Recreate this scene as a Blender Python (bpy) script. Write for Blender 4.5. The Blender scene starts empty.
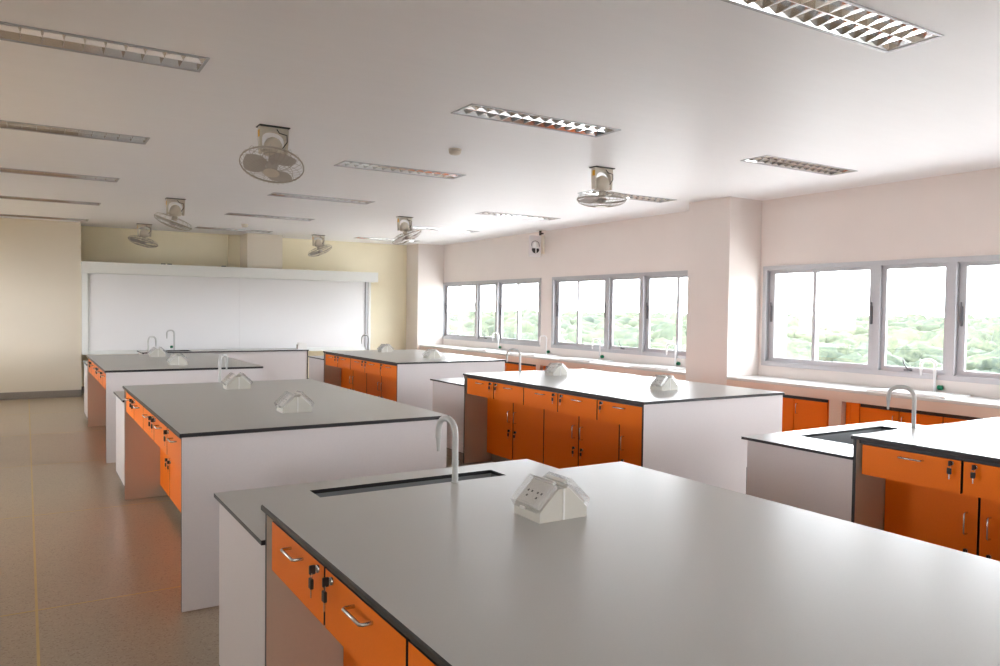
import bpy, math, random
import numpy as np
from mathutils import Matrix, Vector
random.seed(4)
SC = bpy.context.scene
COL = SC.collection
R = math.radians

# ---------------------------------------------------------------- camera, world, sun, exposure
cam_d = bpy.data.cameras.new('camera'); cam = bpy.data.objects.new('camera', cam_d); COL.objects.link(cam)
yaw, pitch, roll = R(31.671), R(1.728), R(0.735)
fw = Vector((math.sin(yaw)*math.cos(pitch), math.cos(yaw)*math.cos(pitch), -math.sin(pitch)))
rt = Vector((math.cos(yaw), -math.sin(yaw), 0)); up = rt.cross(fw)
rt2 = rt*math.cos(roll)+up*math.sin(roll); up2 = -rt*math.sin(roll)+up*math.cos(roll)
cam.matrix_world = Matrix(((rt2.x, up2.x, -fw.x, 0), (rt2.y, up2.y, -fw.y, 0), (rt2.z, up2.z, -fw.z, 1.531), (0, 0, 0, 1)))
cam_d.sensor_width = 36.0; cam_d.lens = 36.0*769.4/1000.0
cam_d.clip_start = 0.05; cam_d.clip_end = 3000
SC.camera = cam

SKY = 1.0
w = bpy.data.worlds.new('sky'); SC.world = w; w.use_nodes = True
nt = w.node_tree; nt.nodes.clear()
wo = nt.nodes.new('ShaderNodeOutputWorld'); bg = nt.nodes.new('ShaderNodeBackground')
tc = nt.nodes.new('ShaderNodeTexCoord'); sp = nt.nodes.new('ShaderNodeSeparateXYZ')
mr = nt.nodes.new('ShaderNodeMapRange'); mr.inputs['From Min'].default_value = 0.0; mr.inputs['From Max'].default_value = 1.0
mr.inputs['To Min'].default_value = 1.5; mr.inputs['To Max'].default_value = 0.75
cr = nt.nodes.new('ShaderNodeMixRGB'); cr.blend_type = 'MULTIPLY'; cr.inputs['Fac'].default_value = 1.0
cr.inputs['Color1'].default_value = (0.94, 0.975, 1.03, 1)
nt.links.new(tc.outputs['Generated'], sp.inputs[0]); nt.links.new(sp.outputs['Z'], mr.inputs['Value'])
nt.links.new(mr.outputs[0], cr.inputs['Color2']); nt.links.new(cr.outputs[0], bg.inputs['Color'])
bg.inputs['Strength'].default_value = SKY
nt.links.new(bg.outputs[0], wo.inputs['Surface'])

sun_d = bpy.data.lights.new('sun', 'SUN'); sun_d.energy = 1.4; sun_d.angle = R(8); sun_d.color = (1.0, 0.97, 0.92)
sun = bpy.data.objects.new('sun', sun_d); COL.objects.link(sun)
sun.rotation_euler = Vector((0.40, 0.15, -0.9)).to_track_quat('-Z', 'Y').to_euler()   # high hazy sun from behind the building

SC.view_settings.view_transform = 'Standard'; SC.view_settings.look = 'None'
SC.view_settings.exposure = 3.84; SC.view_settings.gamma = 1.0; SC.view_settings.use_curve_mapping = False
cy = SC.cycles
cy.use_denoising = True
cy.max_bounces = 14; cy.diffuse_bounces = 9; cy.glossy_bounces = 6; cy.transparent_max_bounces = 16; cy.transmission_bounces = 6
cy.sample_clamp_indirect = 1.6; cy.caustics_reflective = False; cy.caustics_refractive = False
try: cy.denoising_prefilter = 'ACCURATE'
except Exception: pass
try: cy.denoising_input_passes = 'RGB_ALBEDO_NORMAL'
except Exception: pass

# ---------------------------------------------------------------- materials
def srgb(r, g, b):
    f = lambda c: (c/255/12.92) if c/255 <= .04045 else ((c/255+.055)/1.055)**2.4
    return (f(r), f(g), f(b), 1)

def mat(name, col, rough=.5, metal=0.0, spec=.5, noise=0.0, scale=20.0, bump=0.0, col2=None, coord='Object', stretch=None):
    m = bpy.data.materials.new(name); m.use_nodes = True
    t = m.node_tree; b = t.nodes['Principled BSDF']
    b.inputs['Base Color'].default_value = col; b.inputs['Roughness'].default_value = rough
    b.inputs['Metallic'].default_value = metal; b.inputs['Specular IOR Level'].default_value = spec
    if noise or bump:
        c = t.nodes.new('ShaderNodeTexCoord'); n = t.nodes.new('ShaderNodeTexNoise')
        n.inputs['Scale'].default_value = scale; n.inputs['Detail'].default_value = 4
        if stretch:
            mp = t.nodes.new('ShaderNodeMapping'); mp.inputs['Scale'].default_value = stretch
            t.links.new(c.outputs[coord], mp.inputs[0]); t.links.new(mp.outputs[0], n.inputs['Vector'])
        else:
            t.links.new(c.outputs[coord], n.inputs['Vector'])
        if noise:
            rp = t.nodes.new('ShaderNodeValToRGB')
            rp.color_ramp.elements[0].position = .3; rp.color_ramp.elements[1].position = .7
            d = col2 if col2 else tuple(x*(1-noise) for x in col[:3])+(1,)
            rp.color_ramp.elements[0].color = d; rp.color_ramp.elements[1].color = col
            t.links.new(n.outputs['Fac'], rp.inputs[0]); t.links.new(rp.outputs[0], b.inputs['Base Color'])
        if bump:
            bp = t.nodes.new('ShaderNodeBump'); bp.inputs['Strength'].default_value = bump; bp.inputs['Distance'].default_value = .002
            t.links.new(n.outputs['Fac'], bp.inputs['Height']); t.links.new(bp.outputs[0], b.inputs['Normal'])
    return m

def clear_mat(name, tint=(1, 1, 1, 1), ior=1.45, rough=.02, milk=0.0):
    m = bpy.data.materials.new(name); m.use_nodes = True; t = m.node_tree; t.nodes.clear()
    o = t.nodes.new('ShaderNodeOutputMaterial'); tr = t.nodes.new('ShaderNodeBsdfTransparent'); gl = t.nodes.new('ShaderNodeBsdfGlossy')
    lw = t.nodes.new('ShaderNodeLayerWeight'); lw.inputs['Blend'].default_value = .5; mx = t.nodes.new('ShaderNodeMixShader')
    pw = t.nodes.new('ShaderNodeMath'); pw.operation = 'POWER'; pw.inputs[1].default_value = 5
    fr = t.nodes.new('ShaderNodeMath'); fr.operation = 'MULTIPLY_ADD'; fr.inputs[1].default_value = .96; fr.inputs[2].default_value = .04
    tr.inputs[0].default_value = tint; gl.inputs['Roughness'].default_value = rough
    t.links.new(lw.outputs['Facing'], pw.inputs[0]); t.links.new(pw.outputs[0], fr.inputs[0])
    t.links.new(fr.outputs[0], mx.inputs[0]); t.links.new(tr.outputs[0], mx.inputs[1]); t.links.new(gl.outputs[0], mx.inputs[2])
    last = mx
    if milk:
        df = t.nodes.new('ShaderNodeBsdfDiffuse'); df.inputs[0].default_value = (.9, .9, .9, 1)
        m2 = t.nodes.new('ShaderNodeMixShader'); m2.inputs[0].default_value = milk
        t.links.new(mx.outputs[0], m2.inputs[1]); t.links.new(df.outputs[0], m2.inputs[2]); last = m2
    t.links.new(last.outputs[0], o.inputs[0])
    return m

def terrazzo():
    m = mat('terrazzo', srgb(160, 140, 120), rough=.22, spec=.55)
    t = m.node_tree; b = t.nodes['Principled BSDF']
    c = t.nodes.new('ShaderNodeTexCoord')
    v = t.nodes.new('ShaderNodeTexVoronoi'); v.inputs['Scale'].default_value = 150
    r1 = t.nodes.new('ShaderNodeValToRGB'); e = r1.color_ramp.elements
    e[0].position = 0.0; e[0].color = (.29, .225, .165, 1); e[1].position = 1.0; e[1].color = (.44, .36, .27, 1)
    k = r1.color_ramp.elements.new(.06); k.color = (.24, .18, .13, 1)
    k = r1.color_ramp.elements.new(.12); k.color = (.36, .295, .22, 1)
    k = r1.color_ramp.elements.new(.85); k.color = (.385, .315, .235, 1)
    n = t.nodes.new('ShaderNodeTexNoise'); n.inputs['Scale'].default_value = 1.1; n.inputs['Detail'].default_value = 3
    mx = t.nodes.new('ShaderNodeMixRGB'); mx.blend_type = 'MULTIPLY'; mx.inputs['Fac'].default_value = .2
    r2 = t.nodes.new('ShaderNodeValToRGB'); r2.color_ramp.elements[0].position = .35; r2.color_ramp.elements[1].position = .65
    r2.color_ramp.elements[0].color = (.62, .56, .5, 1); r2.color_ramp.elements[1].color = (1, 1, 1, 1)
    sx = t.nodes.new('ShaderNodeSeparateColor')
    gp = t.nodes.new('ShaderNodeNewGeometry')
    t.links.new(gp.outputs['Position'], v.inputs['Vector']); t.links.new(v.outputs['Color'], sx.inputs[0]); t.links.new(sx.outputs[0], r1.inputs[0])
    t.links.new(gp.outputs['Position'], n.inputs['Vector']); t.links.new(n.outputs['Fac'], r2.inputs[0])
    t.links.new(r1.outputs[0], mx.inputs['Color1']); t.links.new(r2.outputs[0], mx.inputs['Color2'])
    t.links.new(mx.outputs[0], b.inputs['Base Color'])
    rr = t.nodes.new('ShaderNodeMapRange'); rr.inputs['To Min'].default_value = .26; rr.inputs['To Max'].default_value = .34
    t.links.new(n.outputs['Fac'], rr.inputs['Value']); t.links.new(rr.outputs[0], b.inputs['Roughness'])
    return m

def foliage():
    m = mat('tree_leaves', (.17, .25, .06, 1), rough=.8, spec=.1)
    t = m.node_tree; b = t.nodes['Principled BSDF']
    c = t.nodes.new('ShaderNodeTexCoord')
    n = t.nodes.new('ShaderNodeTexNoise'); n.inputs['Scale'].default_value = .06; n.inputs['Detail'].default_value = 2
    n2 = t.nodes.new('ShaderNodeTexNoise'); n2.inputs['Scale'].default_value = 1.9; n2.inputs['Detail'].default_value = 4
    ad = t.nodes.new('ShaderNodeMath'); ad.operation = 'MULTIPLY_ADD'; ad.inputs[1].default_value = .5
    h = t.nodes.new('ShaderNodeMath'); h.operation = 'MULTIPLY'; h.inputs[1].default_value = .5
    r = t.nodes.new('ShaderNodeValToRGB'); r.color_ramp.elements[0].position = .38; r.color_ramp.elements[1].position = .64
    r.color_ramp.elements[0].color = (.026, .036, .030, 1); r.color_ramp.elements[1].color = (.070, .080, .050, 1)
    t.links.new(c.outputs['Object'], n.inputs['Vector']); t.links.new(c.outputs['Object'], n2.inputs['Vector'])
    t.links.new(n2.outputs['Fac'], h.inputs[0]); t.links.new(n.outputs['Fac'], ad.inputs[0]); t.links.new(h.outputs[0], ad.inputs[2])
    t.links.new(ad.outputs[0], r.inputs[0]); t.links.new(r.outputs[0], b.inputs['Base Color'])
    return m

M = dict(
    ceil=mat('ceiling_gloss_paint', (.88, .88, .90, 1), rough=.46, spec=.18, bump=.06, scale=5, noise=.015, stretch=(.4, 3, 1)),
    wall=mat('beige_wall_paint', (.75, .69, .655, 1), rough=.6, spec=.3, noise=.02, scale=3, bump=.05),
    cream=mat('cream_wall_paint', (.88, .81, .62, 1), rough=.6, spec=.3, noise=.03, scale=3, bump=.05),
    pillar=mat('pale_beige_wall_paint', (.72, .66, .56, 1), rough=.6, spec=.3, noise=.02, scale=3, bump=.05),
    salmon=mat('salmon_plaster_paint', (.74, .58, .49, 1), rough=.6, spec=.3, noise=.03, scale=4, bump=.05),
    skirting=mat('grey_terrazzo_skirting', (.30, .27, .245, 1), rough=.4, noise=.35, scale=90),
    floor=terrazzo(),
    brass=mat('brass_divider', (.55, .42, .17, 1), rough=.4, noise=.1, scale=10),
    top=mat('grey_laminate', (.47, .47, .455, 1), rough=.30, spec=1.0, noise=.03, scale=160),
    black=mat('black_compact_core', (.016, .015, .017, 1), rough=.38, noise=.1, scale=40),
    panel=mat('off_white_laminate', (.70, .66, .665, 1), rough=.42, spec=.4, noise=.025, scale=120, bump=.02),
    orange=mat('orange_laminate', (.90, .195, .005, 1), rough=.42, spec=.22, noise=.04, scale=140, bump=.02),
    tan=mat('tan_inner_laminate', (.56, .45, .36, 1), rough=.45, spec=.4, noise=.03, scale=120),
    kick=mat('beige_plinth_board', (.36, .31, .26, 1), rough=.5, noise=.1, scale=30),
    chrome=mat('brushed_steel', (.72, .70, .67, 1), rough=.25, metal=1, noise=.05, scale=60),
    tapgrey=mat('grey_coated_tap', (.50, .50, .485, 1), rough=.3, spec=.6, noise=.03, scale=40),
    keyblack=mat('black_key_plastic', (.02, .02, .02, 1), rough=.4, noise=.1, scale=30),
    sinkgrey=mat('grey_sink_basin', (.30, .32, .33, 1), rough=.3, noise=.08, scale=12),
    socket=mat('white_socket_plastic', (.60, .58, .52, 1), rough=.4, noise=.02, scale=40),
    socketplate=mat('socket_plate_plastic', (.78, .77, .74, 1), rough=.35, noise=.02, scale=40),
    clear=clear_mat('clear_acrylic', (.97, .97, .97, 1), 1.45, .05, .035),
    glass=clear_mat('window_glass', (.98, .99, .985, 1), 1.45, .0),
    alu=mat('anodised_aluminium', (.46, .46, .48, 1), rough=.42, metal=.35, noise=.03, scale=30),
    aludark=mat('dark_window_latch', (.12, .12, .13, 1), rough=.4, noise=.1, scale=20),
    counter=mat('white_counter_finish', (.60, .59, .575, 1), rough=.35, noise=.02, scale=20),
    ceramic=mat('white_sink_glaze', (.86, .86, .85, 1), rough=.18, noise=.01, scale=10),
    whitepipe=mat('white_coated_pipe', (.80, .80, .80, 1), rough=.3, noise=.02, scale=20),
    green=mat('green_valve_plastic', (.0, .16, .07, 1), rough=.35, noise=.1, scale=20),
    board=mat('whiteboard_enamel', (.80, .80, .81, 1), rough=.26, spec=.5, noise=.01, scale=2),
    boardframe=mat('whiteboard_frame_paint', (.78, .80, .78, 1), rough=.5, noise=.01, scale=10),
    fan=mat('ivory_fan_enamel', (.60, .54, .45, 1), rough=.38, noise=.03, scale=20),
    fanblade=mat('grey_fan_blade', (.46, .42, .38, 1), rough=.45, noise=.03, scale=20),
    fanwire=mat('ivory_fan_wire', (.40, .36, .30, 1), rough=.4, noise=.03, scale=20),
    gasket=mat('dark_gasket', (.03, .03, .03, 1), rough=.6, noise=.1, scale=20),
    yellow=mat('yellow_sticker', (.75, .38, .01, 1), rough=.5, noise=.1, scale=60),
    mirror=mat('mirror_louvre', (.82, .82, .82, 1), rough=.10, metal=1, noise=.02, scale=20),
    rim=mat('white_fixture_rim', (.72, .72, .71, 1), rough=.35, metal=.3, noise=.02, scale=20),
    tube=mat('fluorescent_tube_glass', (.85, .86, .86, 1), rough=.2, noise=.01, scale=10),
    white=mat('white_plastic', (.78, .77, .75, 1), rough=.4, noise=.02, scale=20),
    concrete=mat('outside_render', (.30, .31, .33, 1), rough=.8, noise=.08, scale=3),
    soil=mat('ground_cover', (.09, .11, .07, 1), rough=.9, noise=.3, scale=.3),
    bounce_ground=mat('pale_bounce_ground', (.54, .535, .53, 1), rough=.8, noise=.15, scale=.8),
    leaves=foliage(),
)

# ---------------------------------------------------------------- mesh helpers
class MB:
    """collects polygons (with a material index) into ONE mesh object"""
    def __init__(s): s.v = []; s.f = []; s.m = []; s.sm = []
    def add(s, vs, fs, mi=0, smooth=False):
        o = len(s.v); s.v += [tuple(v) for v in vs]
        for k, f in enumerate(fs):
            s.f.append(tuple(i+o for i in f)); s.m.append(mi[k] if isinstance(mi, (list, tuple)) else mi); s.sm.append(smooth)
        return s
    def box(s, x0, x1, y0, y1, z0, z1, mi=0, xf=None):
        # faces: bottom, top, front(-y), right(+x), back(+y), left(-x)
        vs = [(x0, y0, z0), (x1, y0, z0), (x1, y1, z0), (x0, y1, z0), (x0, y0, z1), (x1, y0, z1), (x1, y1, z1), (x0, y1, z1)]
        if xf: vs = [xf @ Vector(v) for v in vs]
        return s.add(vs, [(0, 3, 2, 1), (4, 5, 6, 7), (0, 1, 5, 4), (1, 2, 6, 5), (2, 3, 7, 6), (3, 0, 4, 7)], mi)
    def cbox(s, x0, x1, y0, y1, z0, z1, c=.003, mi=0, top=None, bottom=None):
        """box with chamfered edges; top/bottom: material index of those faces"""
        X = (x0, x0+c, x1-c, x1); Y = (y0, y0+c, y1-c, y1); Z = (z0, z0+c, z1-c, z1)
        o = []
        def ring(z, ins):
            a, b = (1, 2) if ins else (0, 3)
            if ins: return [(X[1], Y[1], z), (X[2], Y[1], z), (X[2], Y[2], z), (X[1], Y[2], z)]
            return [(X[1], Y[0], z), (X[2], Y[0], z), (X[3], Y[1], z), (X[3], Y[2], z), (X[2], Y[3], z), (X[1], Y[3], z), (X[0], Y[2], z), (X[0], Y[1], z)]
        vs = ring(Z[0], True)+ring(Z[1], False)+ring(Z[2], False)+ring(Z[3], True)
        t = mi if top is None else top; bo = mi if bottom is None else bottom
        fs = [(3, 2, 1, 0)]; ms = [bo]
        for k in range(8):
            fs.append((4+k, 4+(k+1) % 8, 12+(k+1) % 8, 12+k)); ms.append(mi)
        for k in range(4):
            a, b = 4+2*k, 4+2*k+1
            fs.append((k, (k+1) % 4, b, a)); ms.append(mi)
            p = 4+(2*k-1) % 8
            fs.append((k, a, p)); ms.append(mi)
            a, b = 12+2*k, 12+2*k+1
            fs.append((20+(k+1) % 4, 20+k, a, b)); ms.append(mi)
            p = 12+(2*k-1) % 8
            fs.append((20+k, p, a)); ms.append(mi)
        fs.append((20, 21, 22, 23)); ms.append(t)
        return s.add(vs, fs, ms)
    def tube(s, pts, r, n=8, mi=0, caps=True, smooth=True, closed=False):
        P = [Vector(p) for p in pts]; L = len(P)
        rr = r if isinstance(r, (list, tuple)) else [r]*L
        vs = []; prev = None
        for i, p in enumerate(P):
            if closed: t = P[(i+1) % L]-P[i-1]
            else: t = P[min(i+1, L-1)]-P[max(i-1, 0)]
            t.normalize()
            if prev is None:
                a = Vector((0, 0, 1)) if abs(t.z) < .9 else Vector((1, 0, 0))
                u = t.cross(a).normalized()
            else:
                u = (prev-t*prev.dot(t)).normalized()
            prev = u; v = t.cross(u)
            for k in range(n):
                q = 2*math.pi*k/n
                vs.append(p+(u*math.cos(q)+v*math.sin(q))*rr[i])
        fs = []
        for i in range(L if closed else L-1):
            j = (i+1) % L
            for k in range(n):
                fs.append((i*n+k, i*n+(k+1) % n, j*n+(k+1) % n, j*n+k))
        s.add(vs, fs, mi, smooth)
        if caps and not closed:
            s.add(vs[:n], [tuple(range(n-1, -1, -1))], mi); s.add(vs[-n:], [tuple(range(n))], mi)
        return s
    def lathe(s, prof, n=20, mi=0, smooth=True, c=(0, 0, 0), cap=True):
        """prof: (radius, z) pairs from bottom to top about the vertical through c"""
        vs = []
        for r, z in prof:
            for k in range(n):
                q = 2*math.pi*k/n; vs.append((c[0]+r*math.cos(q), c[1]+r*math.sin(q), c[2]+z))
        fs = []
        for i in range(len(prof)-1):
            for k in range(n): fs.append((i*n+k, i*n+(k+1) % n, (i+1)*n+(k+1) % n, (i+1)*n+k))
        s.add(vs, fs, mi, smooth)
        if cap:
            s.add(vs[:n], [tuple(range(n-1, -1, -1))], mi); s.add(vs[-n:], [tuple(range(n))], mi)
        return s
    def prism(s, poly, axis, a, b, mi=0, side=None):
        """poly of 2-D points extruded along axis ('x': (y,z), 'y': (x,z), 'z': (x,y)) from a to b"""
        def P(p, t): return {'x': (t, p[0], p[1]), 'y': (p[0], t, p[1]), 'z': (p[0], p[1], t)}[axis]
        n = len(poly); vs = [P(p, a) for p in poly]+[P(p, b) for p in poly]
        fs = [tuple(range(n)), tuple(range(2*n-1, n-1, -1))]+[(i, (i+1) % n, n+(i+1) % n, n+i) for i in range(n)]
        return s.add(vs, fs, mi)
    def mesh(s, name, mats):
        me = bpy.data.meshes.new(name); me.from_pydata(s.v, [], s.f)
        for m in (mats if isinstance(mats, (list, tuple)) else [mats]): me.materials.append(m)
        me.polygons.foreach_set('material_index', s.m); me.polygons.foreach_set('use_smooth', s.sm)
        me.update()
        import bmesh
        b = bmesh.new(); b.from_mesh(me); bmesh.ops.recalc_face_normals(b, faces=b.faces); b.to_mesh(me); b.free()
        return me

def put(name, me, parent=None, loc=(0, 0, 0), rot=None, scale=None):
    o = bpy.data.objects.new(name, me); COL.objects.link(o); o.location = loc
    if rot is not None: o.rotation_euler = rot
    if scale is not None: o.scale = scale
    if parent is not None: o.parent = parent
    return o
def build(name, mb, mats, parent=None, loc=(0, 0, 0)): return put(name, mb.mesh(name, mats), parent, loc)
def tag(o, label=None, cat=None, group=None, kind=None):
    if label: o['label'] = label
    if cat: o['category'] = cat
    if group: o['group'] = group
    if kind: o['kind'] = kind
    return o
def thing(name, loc, label, cat, group=None, rz=0):
    o = bpy.data.objects.new(name, None); COL.objects.link(o); o.location = loc; o.rotation_euler = (0, 0, rz); o.empty_display_size = .1
    return tag(o, label, cat, group)
def struct(name, mb, mats, parent=None, loc=(0, 0, 0)):
    o = build(name, mb, mats, parent, loc)
    if parent is None: o['kind'] = 'structure'
    return o
CH = {}
def copy_tree(o, parent=None):
    c = o.copy(); COL.objects.link(c)
    if parent is not None: c.parent = parent
    for ch in list(o.children): copy_tree(ch, c)
    return c

# ---------------------------------------------------------------- the setting
ZC = 2.88
XW, XC = 7.53, 6.986           # window wall, column and counter face
XL, YF, YB = -2.4, -6.0, 15.07  # far-off side wall, wall behind the camera, wall behind the board
YP = 14.5                      # face of the pillars on the board wall

mb = MB(); mb.box(XL, XW+.15, YF, YB+.15, -.2, -.012)
floor = struct('floor', mb, M['kick'])
xs = [XL, -1.98, .04, 2.06, 4.08, 6.10, XW]
ys = [YF, -5.66, -3.64, -1.62, .40, 2.42, 4.44, 6.46, 8.48, 10.50, 12.52, 14.16, YB]
mesh_cache = {}
for i in range(len(xs)-1):
    for j in range(len(ys)-1):
        a, b = round(xs[i+1]-xs[i]-.012, 4), round(ys[j+1]-ys[j]-.012, 4)
        if (a, b) not in mesh_cache:
            mesh_cache[(a, b)] = MB().box(0, a, 0, b, -.012, 0).mesh('terrazzo_panel', M['floor'])
        put('terrazzo_panel', mesh_cache[(a, b)], floor, (xs[i]+.006, ys[j]+.006, 0))
for x in xs[1:-1]:
    build('divider_strip', MB().box(-.006, .006, YF, YB, -.012, .0006), M['brass'], floor, (x, 0, 0))
for y in ys[1:-1]:
    for i in range(len(xs)-1):
        build('divider_strip', MB().box(xs[i]+.006, xs[i+1]-.006, -.006, .006, -.012, .0006), M['brass'], floor, (0, y, 0))

# ceiling with openings for the recessed lights
LX = [(-.415, .86), (2.495, 3.77), (5.39, 6.665)]
LY = [2.22+2.36*k for k in range(6)]
HASL = {(ci, k) for ci in range(3) for k in range(6) if k or ci == 1}
LW = .145
gx = sorted([XL, XW+.15]+[v for p in LX for v in p]); gy = sorted([YF, YB+.15]+[v for y in LY for v in (y-LW, y+LW)])
mb = MB()
for i in range(len(gx)-1):
    for j in range(len(gy)-1):
        if any(abs(gx[i]-LX[ci][0]) < 1e-6 and abs(gy[j]-(LY[k]-LW)) < 1e-6 for ci, k in HASL): continue
        mb.add([(gx[i], gy[j], ZC), (gx[i], gy[j+1], ZC), (gx[i+1], gy[j+1], ZC), (gx[i+1], gy[j], ZC)], [(0, 1, 2, 3)])
mb.box(XL-.3, XW+.15, YF-.3, YB+.3, ZC+.16, ZC+.3)
struct('ceiling', mb, M['ceil'])

# window wall: openings 3.66 m long, sill .907, head 2.089
WZ0, WZ1 = .907, 2.089
WINS = [(14.54, 10.88), (10.55, 6.89), (6.206, 2.546), (2.21, -1.45), (-1.79, -5.45)]
mb = MB()
X0, X1 = XW, XW+.15
mb.box(X0, X1, YF, YB+.15, WZ1, ZC+.16); mb.box(X0, X1, YF, YB+.15, -.2, WZ0)
edges = [YB+.15]+[v for wn in WINS for v in wn]+[YF]
for k in range(0, len(edges), 2): mb.box(X0, X1, edges[k+1], edges[k], WZ0, WZ1)
struct('wall_right', mb, M['wall'])
struct('column', MB().box(XC, XW, 6.254, 6.914, 0, ZC), M['wall'])
struct('column', MB().box(6.934, XW, YP, YB, 0, ZC), M['wall'])
struct('wall_back', MB().box(XL-.15, XW+.15, YB, YB+.15, -.2, ZC+.16), M['cream'])
struct('column', MB().box(XL, .785, YP, YB, 0, ZC), M['pillar'])
struct('column', MB().box(3.472, 4.116, YP, YB, 0, ZC), M['pillar'])
# wall opposite the windows: solid below and above unseen openings added for fill light, assumed roofed walkway beyond
mb = MB(); mb.box(XL-.15, XL, YF, YB+.15, -.2, 1.0); mb.box(XL-.15, XL, YF, YB+.15, 2.1, ZC+.16)
for a, b in ((YF, -4.6), (-1.8, 5.4), (7.4, 11.6), (13.4, YB+.15)): mb.box(XL-.15, XL, a, b, 1.0, 2.1)
mb.box(XL-3.0, XL-.15, YF, YB, ZC-.2, ZC); mb.box(XL-3.0, XL-.15, YF, YB, -.2, 0)
mb.box(XL-3.1, XL-3.0, YF, YB, -.2, 1.1)
struct('wall_left', mb, M['pillar'])
struct('wall_front', MB().box(XL-.15, XW+.15, YF-.15, YF, -.2, ZC+.16), M['wall'])
for a, b, y in ((XL, .785, YP), (.785, 3.472, YB), (4.116, 6.934, YB)):
    struct('baseboard_back', MB().cbox(a, b, y-.012, y, 0, .115, .003), M['skirting'])
struct('baseboard_back', MB().cbox(3.472, 4.116, YP-.012, YP, 0, .115, .003), M['skirting'])
# outside fin of the building beside the column
struct('column', MB().box(XW+.15, 8.2, 6.38, 6.78, -9.5, ZC+.3), M['concrete'])

# ---------------------------------------------------------------- windows
def make_window(n, ya):
    """ya: the end of the window towards the board; local d runs away from it"""
    fx0, fx1 = XW-.012, XW+.09
    Y = lambda d: ya-d
    mb = MB()
    D = 3.66; t = .05
    def fb(d0, d1, z0, z1, x0=fx0, x1=fx1): mb.box(x0, x1, Y(d1), Y(d0), z0, z1)
    fb(0, D, WZ0, WZ0+t); fb(0, D, WZ1-t, WZ1); fb(0, t, WZ0+t, WZ1-t); fb(D-t, D, WZ0+t, WZ1-t)
    posts = ((1.42, 1.49), (2.17, 2.25))
    for a, b in posts: fb(a, b, WZ0+t, WZ1-t)
    # inner rebate tracks
    for a, b in ((t, 1.42), (2.25, D-t)):
        fb(a, b, WZ0+t, WZ0+t+.012, fx0+.035, fx0+.043); fb(a, b, WZ1-t-.012, WZ1-t, fx0+.035, fx0+.043)
    fr = struct('window_%d' % n, mb, M['alu'])
    zs0, zs1 = WZ0+t, WZ1-t
    def sash(d0, d1, xo, st0=.045, st1=.045, latch=None, stay=False):
        m = MB(); x0, x1 = fx0+xo, fx0+xo+.028
        m.box(x0, x1, Y(d0+st0), Y(d0), zs0, zs1); m.box(x0, x1, Y(d1), Y(d1-st1), zs0, zs1)
        m.box(x0, x1, Y(d1-st1), Y(d0+st0), zs0, zs0+.05); m.box(x0, x1, Y(d1-st1), Y(d0+st0), zs1-.04, zs1)
        s = build('window_sash', m, M['alu'], fr)
        build('pane', MB().box(x0+.011, x0+.016, Y(d1-st1), Y(d0+st0), zs0+.05, zs1-.04), M['glass'], s)
        if latch is not None:
            d = d0+st0*.5 if latch == 0 else d1-st1*.5
            l = MB().cbox(x0-.012, x0, Y(d)-.013, Y(d)+.013, 1.43, 1.62, .003); l.box(x0-.022, x0-.012, Y(d)-.006, Y(d)+.006, 1.60, 1.66)
            build('latch', l, M['aludark'], s)
        if stay:
            dm = (d0+d1)/2-.05
            l = MB().box(x0-.014, x0, Y(dm)-.05, Y(dm)+.03, zs0+.012, zs0+.03)
            l.tube([(x0-.012, Y(dm)-.01, zs0+.03), (x0-.05, Y(dm)+.01, zs0+.09), (x0-.06, Y(dm)+.012, zs0+.14)], .006, 6)
            build('stay_handle', l, M['aludark'], s)
    sash(t, .72, .055, st0=.085, st1=.045, latch=0); sash(.675, 1.42, .02, st0=.045, st1=.06, latch=1)
    sash(1.49, 2.17, .035, st0=.05, st1=.04, stay=True)
    sash(2.25, 2.94, .055, st0=.07, st1=.045, latch=0); sash(2.895, D-t, .02, st0=.045)
for n, (a, b) in enumerate(WINS): make_window(n+1, a)
# ledge strip under each window frame
# portals guide sky light through the openings
for a, b in WINS:
    l = bpy.data.lights.new('window_portal', 'AREA'); l.shape = 'RECTANGLE'; l.size = WZ1-WZ0; l.size_y = a-b
    l.cycles.is_portal = True
    o = bpy.data.objects.new('window_portal', l); COL.objects.link(o); o.location = (XW+.2, (a+b)/2, (WZ0+WZ1)/2)
    o.rotation_euler = (0, R(90), 0)
for a, b in ((-4.6, -1.8), (5.4, 7.4), (11.6, 13.4)):
    l = bpy.data.lights.new('window_portal', 'AREA'); l.shape = 'RECTANGLE'; l.size = 1.1; l.size_y = b-a
    l.cycles.is_portal = True
    o = bpy.data.objects.new('window_portal', l); COL.objects.link(o); o.location = (XL-.2, (a+b)/2, 1.55)
    o.rotation_euler = (0, R(-90), 0)

# ---------------------------------------------------------------- lab benches
BW, BL = 1.5, 2.618
BM = {}   # shared meshes
m = MB(); m.cbox(0, BW, 0, BL, .88, .90, .004, 0, top=1); BM['top'] = m.mesh('worktop', [M['black'], M['top']])
def edged(x0, x1, y0, y1, z0, z1, axis):
    """laminate board: faces white, cut edges black. axis = the thin direction"""
    m = MB(); big = {'y': (2, 4), 'x': (3, 5), 'z': (0, 1)}[axis]
    m.box(x0, x1, y0, y1, z0, z1, [0 if k in big else 1 for k in range(6)])
    return m
BM['near'] = edged(.012, BW-.012, .012, .030, .006, .88, 'y').mesh('end_panel', [M['panel'], M['black']])
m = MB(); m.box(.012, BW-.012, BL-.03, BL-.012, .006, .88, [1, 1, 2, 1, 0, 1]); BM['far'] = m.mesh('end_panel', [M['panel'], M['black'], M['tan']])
m = MB(); m.box(.040, BW-.04, .031, BL-.052, .706, .858, [0, 0, 0, 0, 0, 1]); m.box(.034, BW-.034, .031, BL-.031, .858, .88, 1)
BM['rail'] = m.mesh('drawer_housing', [M['panel'], M['black']])
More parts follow.
